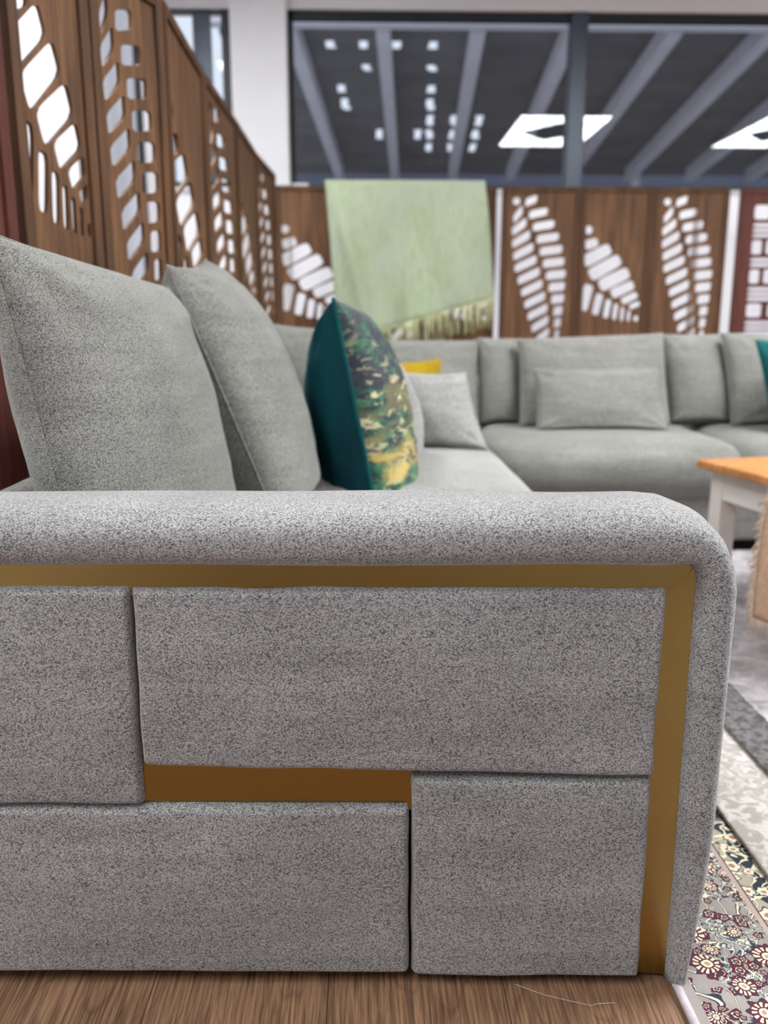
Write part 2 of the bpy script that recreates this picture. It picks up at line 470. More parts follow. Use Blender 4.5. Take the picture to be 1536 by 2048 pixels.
def faded_rug(name, a, c, scale):
    m, nt, b = newmat(name); g = N(nt); o = g.obj()
    n = g.noise(g.map(o, (1, 1, 0)), scale, 3, .6, 1.3)
    r, rl, rnd, ang = floral(g, o, scale*.36, 6, 2.2)
    col = g.mix(g.ramp(n, [(.46, 0.0), (.56, 1.0)]), a, c)
    ring = g.math('MULTIPLY', band(g, rl, .35, 1.1), g.math('GREATER_THAN', rnd[2], .25))
    col = g.mix(g.math('MULTIPLY', ring, .6), col, c)
    col = g.mix(g.math('MULTIPLY', band(g, rl, .6, .75), .7), col, a)
    fz = g.noise(o, 500, 2)
    col = g.mix(1.0, col, g.ramp(fz, [(.3, .9), (.7, 1.08)]), 'MULTIPLY')
    g.link(col, b.inputs['Base Color']); b.inputs['Roughness'].default_value = .95; b.inputs['Sheen Weight'].default_value = .2
    b.inputs['Specular IOR Level'].default_value = .1
    g.link(g.bump(fz, .4, .002), b.inputs['Normal'])
    return m
M['cream_rug'] = faded_rug('faded_cream_rug', lin(208, 203, 198), lin(170, 164, 158), 26)

def grey_rug():
    m, nt, b = newmat('charcoal_bordered_rug'); g = N(nt); o = g.obj()
    x, y, z = g.sep(o)
    n = g.noise(o, 11, 4, .62, .5); n2 = g.noise(o, 60, 3, .6)
    fld = g.mix(g.ramp(n, [(.38, 0.0), (.62, 1.0)]), lin(132, 126, 130), lin(186, 180, 184))
    brd = g.mix(g.ramp(n2, [(.4, 0.0), (.62, 1.0)]), lin(58, 57, 60), lin(116, 113, 114))
    xw = g.math('ADD', x, g.math('MULTIPLY', g.math('SUBTRACT', n2, .5), .02))
    col = g.mix(g.math('LESS_THAN', xw, .913), fld, brd)
    g.link(col, b.inputs['Base Color']); b.inputs['Roughness'].default_value = .95; b.inputs['Sheen Weight'].default_value = .25
    b.inputs['Specular IOR Level'].default_value = .1
    g.link(g.bump(n2, .4, .004), b.inputs['Normal'])
    return m
M['grey_rug'] = grey_rug()

def glass():
    m = bpy.data.materials.new('window_glass'); m.use_nodes = True; nt = m.node_tree; nt.nodes.clear(); g = N(nt)
    out = g.new('ShaderNodeOutputMaterial'); t = g.new('ShaderNodeBsdfTransparent'); gl = g.new('ShaderNodeBsdfGlossy')
    t.inputs[0].default_value = (.80, .83, .86, 1); gl.inputs['Roughness'].default_value = 0.0
    gl.inputs['Color'].default_value = (.96, 1, .99, 1)
    fr = g.new('ShaderNodeFresnel'); fr.inputs['IOR'].default_value = 1.5
    mx = g.new('ShaderNodeMixShader'); g.link(fr.outputs[0], mx.inputs[0])
    g.link(t.outputs[0], mx.inputs[1]); g.link(gl.outputs[0], mx.inputs[2]); g.link(mx.outputs[0], out.inputs[0])
    return m
M['glass'] = glass()

def emit(name, col, s):
    m = bpy.data.materials.new(name); m.use_nodes = True; nt = m.node_tree; nt.nodes.clear(); g = N(nt)
    out = g.new('ShaderNodeOutputMaterial'); e = g.new('ShaderNodeEmission')
    e.inputs[0].default_value = (*col, 1); e.inputs[1].default_value = s; g.link(e.outputs[0], out.inputs[0])
    return m
def glow_sheet(name='added_white_glow', cols=((.52, .51, .58), (.80, .79, .86), (.9, .89, .95))):  # self-lit sheet, an added glow with no light source behind it
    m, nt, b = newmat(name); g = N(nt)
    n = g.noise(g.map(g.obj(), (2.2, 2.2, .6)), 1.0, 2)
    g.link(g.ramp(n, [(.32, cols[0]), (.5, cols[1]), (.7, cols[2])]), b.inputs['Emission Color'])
    b.inputs['Emission Strength'].default_value = GLOW
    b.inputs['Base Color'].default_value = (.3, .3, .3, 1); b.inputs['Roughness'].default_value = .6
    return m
GLOW = .85
M['glow_sheet'] = glow_sheet()
M['glow_sheet_grey'] = glow_sheet('added_grey_glow', ((.26, .28, .36), (.34, .36, .44), (.44, .46, .54)))
LAMP = 40.0
M['lamp'] = emit('lit_diffuser', (.975, 1.0, .985), LAMP)

# ------------------------------------------------------------------ room
YB, XL, CZ = 6.95, -1.6, 3.45          # back wall, left wall, ceiling
bm = boxes((XL-.2, 7.2, -6, YB+.2, -.12, 0)); struct('floor', bm, M['floor'])
bm = boxes((XL-.2, 7.2, -6, YB+.2, CZ, CZ+.12)); struct('ceiling', bm, M['ceiling'])
ZS, ZH = 1.945, 3.20
# back wall with two openings split by the pillar
bm = boxes((XL-.2, 7.2, YB, YB+.2, 0, .3), (XL-.2, 7.2, YB, YB+.2, 1.925, ZS), (XL-.2, -1.6, YB, YB+.2, .3, 1.925), (6.6, 7.2, YB, YB+.2, .3, 1.925), (XL-.2, 7.2, YB, YB+.2, ZH, CZ), (XL-.2, -1.47, YB, YB+.2, ZS, ZH), (6.6, 7.2, YB, YB+.2, ZS, ZH))
struct('wall_back', bm, M['wall'])
bm = boxes((XL-.05, XL, -6, YB, 0, .3), (XL-.05, XL, -6, YB, 3.1, CZ), (XL-.05, XL, -6, 2.8, .3, 3.1))
struct('wall_left', bm, M['wall'])
bm = boxes((7.0, 7.2, -6, YB, 0, .5), (7.0, 7.2, -6, YB, 3.0, CZ), (7.0, 7.2, 4.5, YB, .5, 3.0)); struct('wall_right', bm, M['wall'])
bm = boxes((XL-.2, 7.2, -6.2, -6, 0, 1.0), (XL-.2, 7.2, -6.2, -6, 2.4, CZ), (XL-.2, .8, -6.2, -6, 1.0, 2.4), (5.4, 7.2, -6.2, -6, 1.0, 2.4)); struct('wall_front', bm, M['wall'])
bm = boxes((-.945, -.535, YB-.14, YB+.22, 0, CZ), bev=.006); struct('trim_1', bm, M['wall_grey'])      # white corner pillar
bm = boxes((-.535, -.40, YB-.05, YB+.0, ZS-.03, ZS+.03), (-1.47, -.945, YB-.05, YB, ZS-.03, ZS)); struct('trim_2', bm, M['wall'])
bm = boxes((XL, 7, YB-.018, YB, 0, .1)); struct('baseboard_back', bm, M['wall'])
bm = boxes((XL, XL+.018, -6, YB, 0, .1)); struct('baseboard_left', bm, M['wall'])

# small window left of the pillar
w = struct('window_1', boxes((-1.47, -.945, YB+.04, YB+.1, ZS, ZS+.05), (-1.47, -.945, YB+.04, YB+.1, ZH-.015, ZH), (-1.47, -1.43, YB+.04, YB+.1, ZS, ZH), (-1.03, -.945, YB+.02, YB+.12, ZS, ZH)), M['frame_dark'])
struct('mullion', boxes((-1.245, -1.115, YB+.04, YB+.1, ZS, ZH)), M['frame'], w)
struct('pane', boxes((-1.43, -1.03, YB+.066, YB+.072, ZS+.05, ZH-.05)), M['glass'], w)
# wide dark window
w = struct('window_2', boxes((-.535, 6.6, YB+.03, YB+.11, ZS, ZS+.03), (-.535, 6.6, YB+.03, YB+.11, ZH-.055, ZH), (-.535, -.5, YB+.03, YB+.11, ZS, ZH), (6.55, 6.6, YB+.03, YB+.11, ZS, ZH)), M['frame_dark'])
struct('mullion', boxes((1.585, 1.715, YB-.01, YB+.12, ZS, ZH), bev=.008), M['frame'], w)
struct('mullion', boxes((4.1, 4.23, YB-.01, YB+.12, ZS, ZH), bev=.008), M['frame'], w)
for a, b_ in ((-.5, 1.6), (1.7, 4.11), (4.22, 6.55)):
    struct('pane', boxes((a, b_, YB+.066, YB+.072, ZS+.03, ZH-.055)), M['glass'], w)
w = struct('window_3', boxes((XL-.05, XL-.0, 5.2, 6.76, .3, .35), (XL-.05, XL, 5.2, 6.76, 3.05, 3.1), (XL-.05, XL, 5.2, 5.24, .35, 3.05), (XL-.05, XL+.01, 6.69, 6.76, .35, 3.05)), M['frame_dark'])
struct('pane', boxes((XL-.03, XL-.025, 5.24, 6.69, .35, 3.05)), M['glow_sheet_grey'], w)  # added grey glow in place of clear glass, seen through the cutouts
# added glowing panes behind the left screens and below the dark windows, whitening the cutouts
w = struct('added_glow_left', boxes((XL-.05, XL+.0, 2.8, 5.2, .3, .34), (XL-.05, XL, 2.8, 5.2, 3.06, 3.1), (XL-.05, XL, 6.76, YB, .3, .34), (XL-.05, XL, 6.76, YB, 3.06, 3.1), (XL-.05, XL, 2.8, 2.84, .34, 3.06), (XL-.05, XL, 5.16, 5.2, .34, 3.06)), M['wall'])
for a, b_ in ((2.84, 5.16), (6.76, YB)): struct('added_glow_pane', boxes((XL-.03, XL-.025, a, b_, .34, 3.06)), M['glow_sheet'], w)
w = struct('added_glow_back', boxes((-1.6, 6.6, YB+.0, YB+.06, .3, .34), (-1.6, 6.6, YB, YB+.06, 1.905, 1.925), *[(x, x+.05, YB+.0, YB+.06, .34, 1.905) for x in (.2, 2.62, 4.6, 6.55)]), M['wall'])  # added glowing backing for the cutouts of the back screens
for a, b_ in ((-1.6, .2), (.25, 2.62), (2.67, 4.6), (4.65, 6.55)): struct('added_glow_pane', boxes((a, b_, YB+.03, YB+.035, .34, 1.905)), M['glow_sheet'], w)

# ceiling light panels
def ceiling_light():
    t = empty('ceiling_light', (0, 0, CZ))
    W, D = .56, .9
    obj('frame', boxes((-W-.03, W+.03, -D-.03, -D, -.05, 0), (-W-.03, W+.03, D, D+.03, -.05, 0), (-W-.03, -W, -D, D, -.05, 0), (W, W+.03, -D, D, -.05, 0)), M['white_paint'], t, False)
    b = bmesh.new(); box(b, -W, W, -D, D, -.04, -.02)
    obj('diffuser', b, M['lamp'], t, False)
    b = bmesh.new()
    ps = [(0, -.52), (.42, 0), (0, .52), (-.42, 0)]
    lo = [b.verts.new((x, y, -.046)) for x, y in ps]; hi = [b.verts.new((x, y, -.040)) for x, y in ps]
    b.faces.new(lo[::-1]); b.faces.new(hi)
    for i in range(4): b.faces.new((lo[i], lo[(i+1) % 4], hi[(i+1) % 4], hi[i]))
    obj('center_plate', b, M['frame'], t, False)
    return t
L0 = ceiling_light()
spots = [(2.52, 2.1, 'lit ceiling panel mirrored behind the window mullion'), (5.55, 2.1, 'lit ceiling panel mirrored at the right edge of the window')]
for i, (x, y, lab) in enumerate(spots):
    o = L0 if i == 0 else copy_tree(L0)
    o.location = (x, y, CZ); tag(o, lab, 'ceiling light', 'ceiling light panels')
o = copy_tree(L0); o.location = (-1.38, -.35, CZ); o.scale = (.36, 1.35, 1)  # added unseen light to brighten the top of the arm
tag(o, 'added narrow light panel, unseen, along the left wall above the sofa arm', 'ceiling light', 'ceiling light panels')
o = copy_tree(L0); o.location = (-1.14, 4.2, CZ); o.scale = (.42, .95, 1)  # added unseen light to brighten the pillar
tag(o, 'added narrow light panel, unseen, nearest the white corner pillar', 'ceiling light', 'ceiling light panels')

# ------------------------------------------------------------------ outside
struct('ground', boxes((-40, 60, YB+.2, 60, -.2, -.1)), M['ground'])
can = empty('canopy', (0, 10.7, -.1)); tag(can, 'dark flat canopy roof on pale beams outside the window', 'canopy')
def cz(y): return 4.42-(y-10.7)*.062                # the deck falls away from the building
def inv(p, q): return (p[0]-0, p[1]-10.7, p[2]+.1)
deck = bmesh.new()
nx, ny = 150, 90
X0, X1, Yc0, Yc1 = -1.7, 13.3, 10.5, 18.4
slots = set()
dotcols = {-.36: (0, 5), .12: (0, 4), .58: (0, 2), 1.0: (1, 7)}
def hole(x, y):
    sx = x-(y-10.7)*.066
    for cx_, (a, b_) in ((-.44, (0, 2)), (-.02, (0, 3)), (.40, (0, 2)), (.66, (6, 7)), (.86, (1, 8)), (1.26, (5, 8)), (1.66, (5, 8)), (.0, (6, 7)), (-.44, (3, 5))):
        if abs(sx-cx_) < .055:
            k = (y-10.75)/.78
            if a <= int(k) < b_ and k >= 0 and (k % 1) < .52: return True
    return False
vv = {}
xs = [X0+(X1-X0)*i/nx for i in range(nx+1)]; ys = [Yc0+(Yc1-Yc0)*j/ny for j in range(ny+1)]
xs = sorted(set([round(x, 3) for x in xs]+[round(-.6+.035*i, 3) for i in range(90)]))
for i, x in enumerate(xs):
    for j, y in enumerate(ys):
        ribz = .035*(1 if (j//5) % 2 else 0)
        vv[i, j] = deck.verts.new((x, y-10.7, cz(y)+.1+ribz))
for i in range(len(xs)-1):
    for j in range(ny):
        if not hole((xs[i]+xs[i+1])/2, (ys[j]+ys[j+1])/2):
            deck.faces.new((vv[i, j], vv[i+1, j], vv[i+1, j+1], vv[i, j+1]))
dk = obj('deck', deck, M['canopy_deck'], can, False)
sm = dk.modifiers.new('thickness', 'SOLIDIFY'); sm.thickness = .008; sm.offset = 1
for (xa, xb) in ((-.80, -.40), (.263, .68), (1.356, 1.811), (2.45, 2.943), (3.62, 4.1), (4.75, 5.3), (5.9, 6.5), (7.1, 7.7), (8.3, 8.9), (9.5, 10.1)):
    b = bmesh.new(); q = []
    for (x, y) in ((xa, 10.6), (xb, 17.7)):
        for dx in (-.08, .08):
            for dz in (-.26, -.02): q.append(b.verts.new((x+dx, y-10.7, cz(y)+.1+dz)))
    for f in ((0, 1, 3, 2), (4, 6, 7, 5), (0, 4, 5, 1), (2, 3, 7, 6), (0, 2, 6, 4), (1, 5, 7, 3)): b.faces.new([q[i] for i in f])
    obj('beam', b, M['canopy_beam'], can, False)
obj('fascia', boxes((X0, X1, -.38, -.2, cz(10.5)-.16, cz(10.5)+.3)), M['canopy_beam'], can, False)
for x in (-1.55, 5.6, 13.1):
    obj('post', boxes((x-.08, x+.08, 7.45, 7.6, 0, cz(18.2)+.1)), M['canopy_beam'], can, False)
for x in (5.6, 13.1):
    obj('post', boxes((x-.08, x+.08, -.36, -.2, 0, cz(10.5)+.1)), M['canopy_beam'], can, False)
sh = obj('warehouse', boxes((-2.2, 30, 19.2, 24, -.1, 4.45)), M['shed'], None, False)
tag(sh, 'blue grey building wall beyond the far end of the canopy', 'building')

# ------------------------------------------------------------------ folding screens
def chaikin(ps, it=1):
    for _ in range(it):
        q = []
        for i in range(len(ps)):
            a, b = ps[i], ps[(i+1) % len(ps)]
            q += [(a[0]*.86+b[0]*.14, a[1]*.86+b[1]*.14), (a[0]*.14+b[0]*.86, a[1]*.14+b[1]*.86)]
        ps = q
    return ps
def lerp_path(ps, t):
    t = max(0, min(1, t))*(len(ps)-1); i = min(int(t), len(ps)-2); f = t-i
    return (ps[i][0]*(1-f)+ps[i+1][0]*f, ps[i][1]*(1-f)+ps[i+1][1]*f)
def at_z(ps, z):
    for a, b in zip(ps, ps[1:]):
        if a[1] >= z >= b[1]:
            f = (a[1]-z)/(a[1]-b[1]+1e-9); return a[0]+(b[0]-a[0])*f
    return ps[0][0] if z > ps[0][1] else ps[-1][0]
def capsule(a, b, w, flat=1.0):
    ax, az = a; bx, bz = b; mz = (az+bz)/2; az = mz+(az-mz)*flat; bz = mz+(bz-mz)*flat; L = math.hypot(bx-ax, bz-az); tx, tz = (bx-ax)/L, (bz-az)/L; nx_, nz_ = -tz, tx
    h = w/2
    return chaikin([(ax+nx_*h, az+nz_*h), (bx+nx_*h*.9, bz+nz_*h*.9), (bx-nx_*h*.9, bz-nz_*h*.9), (ax-nx_*h, az-nz_*h)], 2)
def disc(c, r): return [(c[0]+r*math.cos(k*math.pi/5), c[1]+r*math.sin(k*math.pi/5)) for k in range(10)]

def fern_tall():
    sp = [(.138, 1.79), (.232, 1.51), (.307, 1.25), (.363, 1.025), (.389, .73), (.395, .5)]
    lo = [(.085, 1.74), (.07, 1.55), (.10, 1.32), (.157, 1.14), (.213, .95), (.307, .73), (.38, .5)]
    ro = [(.22, 1.80), (.344, 1.66), (.42, 1.47), (.456, 1.29), (.452, 1.10), (.43, .87), (.41, .73), (.405, .5)]
    out = [disc((.10, 1.775), .026)]
    n = 14; z = 1.78; st = .085
    for k in range(n):
        zc_ = z-st*k
        h = st*.39
        xi, xo = at_z(sp, zc_)+.018, at_z(ro, zc_)
        if xo-xi > .02:
            tl = .02*(1-k/n*1.2)
            out.append(chaikin([(xi, zc_-h-tl*.5), (xo, zc_-h+tl), (xo+.004, zc_+h+tl*.3), (xi+.006, zc_+h-tl)]))
        zl = zc_-.06
        xi, xo = at_z(sp, zl)-.018, at_z(lo, zl-.05)
        if xi-xo > .02:
            out.append(chaikin([(xi, zl-h*.95), (xi, zl+h*.95), (xo, zl+h-.075), (xo+.006, zl-h-.065)]))
    return out
def fern_leaf():
    S = .00374
    u = lambda p: ((p[0]-1172)*S, 1.87-(p[1]-374)*S)
    out = [disc(u((1188, 452)), .03)]
    for a, b, w in (((1182, 482), (1207, 472), 16), ((1181, 515), (1232, 481), 22), ((1194, 541), (1252, 500), 23), ((1214, 560), (1270, 525), 23), ((1238, 574), (1281, 549), 18), ((1259, 587), (1289, 569), 13), ((1275, 597), (1295, 586), 9)):
        out.append(capsule(u(a), u(b), w*S*1.12, .78))
    for a, b, w in (((1194, 553), (1184, 602), 20), ((1216, 570), (1208, 610), 16), ((1234, 581), (1229, 616), 13), ((1249, 589), (1246, 619), 10), ((1262, 596), (1261, 621), 8), ((1275, 602), (1274, 622), 7)):
        out.append(capsule(u(a), u(b), w*S))
    out.append(disc(u((1289, 617)), .02))
    return out
def glyph_rows():
    """stacked rows of block cutouts, like upright bars under level bars"""
    out = []; z = 1.76; r = random.Random(3)
    pats = ['vv', 'hhh', 'vvv', 'hh', 'vvv', 'hhh', 'vv', 'hhh', 'vvv', 'hh', 'vv', 'hhh', 'hh', 'hh', 'hh']
    for p in pats:
        if p[0] == 'v':
            h = .10; n = len(p); wd = .30/n
            for k in range(n): out.append(chaikin([(.11+wd*k, z-h), (.11+wd*(k+.72), z-h), (.11+wd*(k+.72), z), (.11+wd*k, z)], 1))
            z -= h+.026
        else:
            for k in range(len(p)):
                out.append(chaikin([(.11, z-.026), (.40, z-.026), (.40, z), (.11, z)], 1)); z -= .036
            z -= .008
        if z < .25: break
    return out
HS, T = 1.87, .018

def panel_mesh(w, h, cuts, fw=.035):
    """board with cutouts: 2D curve filled and extruded, turned into a mesh"""
    cu = bpy.data.curves.new('board', 'CURVE'); cu.dimensions = '2D'; cu.fill_mode = 'BOTH'; cu.extrude = T/2-.003
    def spl(ps):
        s = cu.splines.new('POLY'); s.points.add(len(ps)-1)
        for p, (x, y) in zip(s.points, ps): p.co = (x, y, 0, 1)
        s.use_cyclic_u = True
    spl([(fw*.6, .06), (w-fw*.6, .06), (w-fw*.6, h-.02), (fw*.6, h-.02)])
    for c in cuts:
        c = [(min(max(x, fw+.006), w-fw-.006), y) for x, y in c]
        if max(p[0] for p in c)-min(p[0] for p in c) > .012: spl(c)
    o = bpy.data.objects.new('tmp', cu); C.objects.link(o)
    dg = bpy.context.evaluated_depsgraph_get(); dg.update()
    me = bpy.data.meshes.new_from_object(o.evaluated_get(dg))
    bpy.data.objects.remove(o); bpy.data.curves.remove(cu)
    me.transform(Matrix.Rotation(math.pi/2, 4, 'X'))
    return me

def screen_panel(root, p0, p1, kind, mats, dz=0.0):
    """one leaf of a folding screen between two plan points, its frame a sub-part"""
    d = Vector((p1[0]-p0[0], p1[1]-p0[1], 0)); w = d.length-.006
    base = .54 if kind == 'tall' else .51
    if kind == 'red': cuts = glyph_rows(); k = w/.52
    else: cuts = fern_tall() if kind == 'tall' else fern_leaf(); k = w/base
    me = panel_mesh(w, HS, [[(x*k, min(z+dz, HS-.05)) for x, z in c] for c in cuts])
    me.materials.clear(); me.materials.append(mats[0])
    o = bpy.data.objects.new('panel', me); C.objects.link(o); o.parent = root
    o.location = Vector((p0[0], p0[1], 0))-root.location
    o.rotation_euler = (0, 0, math.atan2(d.y, d.x)-root.rotation_euler.z)
    fw = .035
    f = obj('frame', boxes((0, fw, -T, T, 0, HS), (w-fw, w, -T, T, 0, HS), (fw, w-fw, -T, T, HS-.035, HS), (fw, w-fw, -T, T, .05, .09), bev=.004), mats[1], o, False)
    return o

def screen(name, pts, kinds, label, mats, cat='screen', group='fern cutout screens', lift=(0, 0, 0)):
    p0 = pts[0]
    root = empty(name, (p0[0], p0[1], 0)); tag(root, label, cat, group)
    for a, b, k, dz in zip(pts, pts[1:], kinds, lift): screen_panel(root, a, b, k, mats, dz)
    return root
BR = (M['screen'], M['screen_dark']); RD = (M['red_wood'], M['red_wood'])
J = [(-.85, 2.25), (-.735, 2.53), (-.608, 2.86), (-.620, 3.60), (-.608, 4.42), (-.606, 5.18), (-.568, 5.9)]
screen('folding_screen', J[:4], ['leaf', 'tall', 'leaf'], 'brown wooden fern cutout screen standing nearest along the left, behind the large grey cushions', BR, lift=(.2, .06, 0))
screen('folding_screen', [(J[3][0], J[3][1]+.012)]+J[4:], ['tall', 'leaf', 'tall'], 'brown wooden fern cutout screen standing along the left next to the back corner', BR)
K = [(-.60, 6.33), (-.055, 6.36), (.478, 6.33), (.975, 6.37)]
screen('folding_screen', K, ['leaf', 'tall', 'leaf'], 'brown wooden fern cutout screen in the back corner with a green throw over it', BR)
screen('folding_screen', [(1.008, 6.37), (1.57, 6.33), (2.10, 6.37), (2.64, 6.34)], ['tall', 'leaf', 'tall'], 'brown wooden fern cutout screen at the back, right of the green throw', BR)
screen('folding_screen', [(2.735, 6.40), (3.27, 6.36), (3.80, 6.40)], ['red', 'red'], 'dark red wooden screen with block cutouts at the back, right edge of the photo', RD, group='dark red screens')
screen('folding_screen', [(-1.0, 1.70), (-.856, 2.225)], ['red'], 'dark red wooden screen at the left edge, beside the largest grey cushion', RD, group='dark red screens')

# ------------------------------------------------------------------ throw over the screen
t = empty('throw_blanket', (.36, 6.36, HS)); tag(t, 'sage green woven throw with fringe hanging over the back screen', 'throw')
b = bmesh.new(); nu, nv = 60, 46; vs = {}
def throw_pt(u, v):
    # v 0 = back hem, up over the top rail, v 1 = front hem
    xt = -.247+(.874+.247)*u; xb = -.165+(.962+.165)*u
    zb = .80+.315*min(1, max(0, (u-.0)))           # slanted front hem
    if v < .22:
        s = v/.22; x, y, z = xt, 6.46-.03*s, 1.45+(HS+.025-1.45)*s
    elif v < .30:
        s = (v-.22)/.08; a = math.pi*s; x, y, z = xt, 6.355+.075*math.cos(a), HS+.025+.014*math.sin(a)
    else:
        s = (v-.30)/.70; x = xt+(xb-xt)*s; y = 6.28-.03*s; z = HS+.025+(zb-HS-.025)*s
        fold = .04*math.sin(u*8+s*2.6)+.02*math.sin(u*19+1.3-s*3)*s+.055*math.exp(-((u-.05-.16*s)/.045)**2)+.03*math.exp(-((u-.62+.2*s)/.05)**2)
        y -= fold*min(1, s*3)
    return Vector((x, y, z))-Vector((.36, 6.36, HS))
for i in range(nu+1):
    for j in range(nv+1): vs[i, j] = b.verts.new(throw_pt(i/nu, j/nv))
for i in range(nu):
    for j in range(nv): b.faces.new((vs[i, j], vs[i+1, j], vs[i+1, j+1], vs[i, j+1]))
o = obj('cloth', b, M['throw'], t); s = o.modifiers.new('thickness', 'SOLIDIFY'); s.thickness = .006
b = bmesh.new(); rr = random.Random(2)
for k in range(74):
    u = (k+.5)/74; p = throw_pt(u, 1.0); q = p.copy(); q.z -= .20+rr.uniform(-.02, .02); q.x += rr.uniform(-.012, .012)
    m_ = (p+q)/2+Vector((rr.uniform(-.008, .008), rr.uniform(-.01, .01), 0))
    tube(b, [p, m_, q], [.0065, .0045, .007], 5)
o = obj('fringe', b, M['fringe'], t); o['kind'] = 'stuff'; o['label'] = 'knotted hanging fringe along the front hem'

# ------------------------------------------------------------------ sectional sofa
sofa = empty('sectional_sofa', (-.05, 1.1, 0))
tag(sofa, 'light grey upholstered corner sofa with a brass trimmed arm on the wood floor', 'sofa')
SO = sofa.location.copy()
def spart(name, bm, mat, parent=None, smooth=True, recalc=True):
    o = obj(name, bm, mat, None, smooth, recalc)
    o.data.transform(Matrix.Translation(-SO)); o.parent = parent or sofa
    return o
SK = .030
def sk(bm):                                     # the arm stands a hair skewed to the room axes
    for v in bm.verts: v.co.y += (.42-v.co.x)*SK
    return bm
YG = 1.026                                      # face of the brass
spart('arm_core', sk(boxes((-.60, .425, YG+.018, 1.19, .02, .62), bev=.01)), M['plinth'], None, False)
def prism(ps, y0, y1, bev=0.0):
    b = bmesh.new()
    A = [b.verts.new((x, y0, z)) for x, z in ps]; B = [b.verts.new((x, y1, z)) for x, z in ps]
    b.faces.new(A); b.faces.new(B[::-1])
    for i in range(len(ps)): b.faces.new((A[i], B[i], B[(i+1) % len(ps)], A[(i+1) % len(ps)]))
    return b
def tilt(b, f):
    for v in b.verts: v.co.y += f(v.co.x, v.co.z)
    return b
tr = spart('gold_trim', sk(tilt(prism([(-.60, .612), (.428, .612), (.384, .566), (-.60, .566)], YG, YG+.014), lambda x, z: (.612-z)*-.09)), M['brass_h'], None, False)
tr['label'] = 'brushed brass strip along the top of the arm face'
tr = spart('gold_trim', sk(tilt(prism([(.4285, .6115), (.4285, .006), (.375, .006), (.3845, .5655)], YG-.002, YG+.014), lambda x, z: (.4285-x)*.10)), M['brass_v'], None, False)
tr['label'] = 'brushed brass strip down the front edge of the arm'
tr = spart('gold_trim', sk(prism([(-.31, .34), (.075, .34), (.075, .262), (-.31, .262)], YG, YG+.014)), M['brass_h'], None, False)
tr['label'] = 'short brushed brass inlay between the grey panels'

def puffy(x0, x1, z0, z1, yf, yb, r=.009, seed=0, wob=.0022, slant=(0, 0, 0, 0), bulge=.006):
    """padded block: soft rounded rim, slightly wavy edges. slant moves x0 top, x1 top, z0 right, z1 right"""
    def axis(a, n):
        e = [0, .0008, .002, .004, .007, .010, .013, .018]
        e = [v/a for v in e]
        return e+[e[-1]+(1-2*e[-1])*k/n for k in range(1, n)]+[1-v for v in e[::-1]]
    U, V = axis(x1-x0, 30), axis(z1-z0, 22)
    b = bmesh.new(); g = {}
    for i, u in enumerate(U):
        for j, v in enumerate(V):
            xa = x0+slant[0]*v; xb = x1+slant[1]*v; za = z0+slant[2]*u; zb = z1+slant[3]*u
            x = xa+(xb-xa)*u; z = za+(zb-za)*v
            ex = min(u, 1-u)*(x1-x0); ez = min(v, 1-v)*(z1-z0)
            f = lambda e: math.sqrt(max(0, 1-(1-min(e/r, 1))**2))
            # rounded corner in plan
            d = f(ex)*f(ez)
            y = yb+(yf-yb)*d-bulge*(1-(2*u-1)**2)*(1-(2*v-1)**2)*d
            y += noise.noise(Vector((x*9+seed, z*9, seed)))*.0025*d
            k1 = noise.noise(Vector((z*14, seed, 0)))*wob; k2 = noise.noise(Vector((x*11, 4, seed)))*wob
            x += k1*abs(2*u-1); z += k2*abs(2*v-1)
            g[i, j] = b.verts.new((x, y, z))
    m, n = len(U), len(V)
    for i in range(m-1):
        for j in range(n-1): b.faces.new((g[i, j], g[i+1, j], g[i+1, j+1], g[i, j+1]))
    return b
YP = 1.010
AF = M['arm_fabric']
spart('side_panel', sk(puffy(-.60, -.2945, .2755, .5785, YP, YG+.006, seed=1, slant=(0, .0, -.002, 0))), AF)
spart('side_panel', sk(puffy(-.2935, .3845, .331, .5775, YP-.001, YG+.006, seed=2, slant=(0, .0, -.014, 0), wob=.003)), AF)
spart('side_panel', sk(puffy(-.60, .0625, .016, .2730, YP, YG+.006, seed=3, slant=(0, -.002, -.002, .0))), AF)
spart('side_panel', sk(puffy(.0655, .3845, .010, .3175, YP, YG+.006, seed=4, slant=(-.002, -.001, 0, -.002))), AF)
# rolled border: over the top, round the corner, down the front edge
def border():
    st = []
    inn = (.416, .603)
    for k in range(26):
        x = -.60+(.372+.60)*k/25
        st.append(((x, .6005), (x, .6800), 0))
    arc = [(.405, .6765), (.437, .664), (.461, .640), (.476, .608), (.483, .572)]
    for k, a in enumerate(arc):
        st.append(((.416+.003*k/4, .603-.018*k/4), a, 0))
    for k in range(1, 25):
        f = k/24
        xo = .4835-.002*f-.030*max(0, (f-.35)/.65)**2.2
        xi = .419+.003*f-.002*f
        st.append(((xi, .585-.583*f), (xo, .570-.570*f), 0))
    b = bmesh.new(); rings = []; m = 30
    for (ix, iz), (ox, oz), _ in st:
        c = Vector(((ix+ox)/2, 0, (iz+oz)/2)); h = Vector(((ox-ix)/2, 0, (oz-iz)/2))
        ring = []
        for q in range(m):
            a = 2*math.pi*q/m
            ca, sa = math.cos(a), math.sin(a)
            n = 2.3 if ca > 0 else 3.4
            p = c+h*math.copysign(abs(ca)**(2/n), ca)
            p.y = 1.100-.103*math.copysign(abs(sa)**(2/(2.5 if ca > 0 else 3.2)), sa)
            p += noise.noise_vector(p*7)*.0022
            ring.append(b.verts.new(p))
        rings.append(ring)
    for A, B in zip(rings, rings[1:]):
        for q in range(m): b.faces.new((A[q], A[(q+1) % m], B[(q+1) % m], B[q]))
    b.faces.new(rings[0]); b.faces.new(rings[-1])
    return b
spart('arm_border', sk(border()), AF)
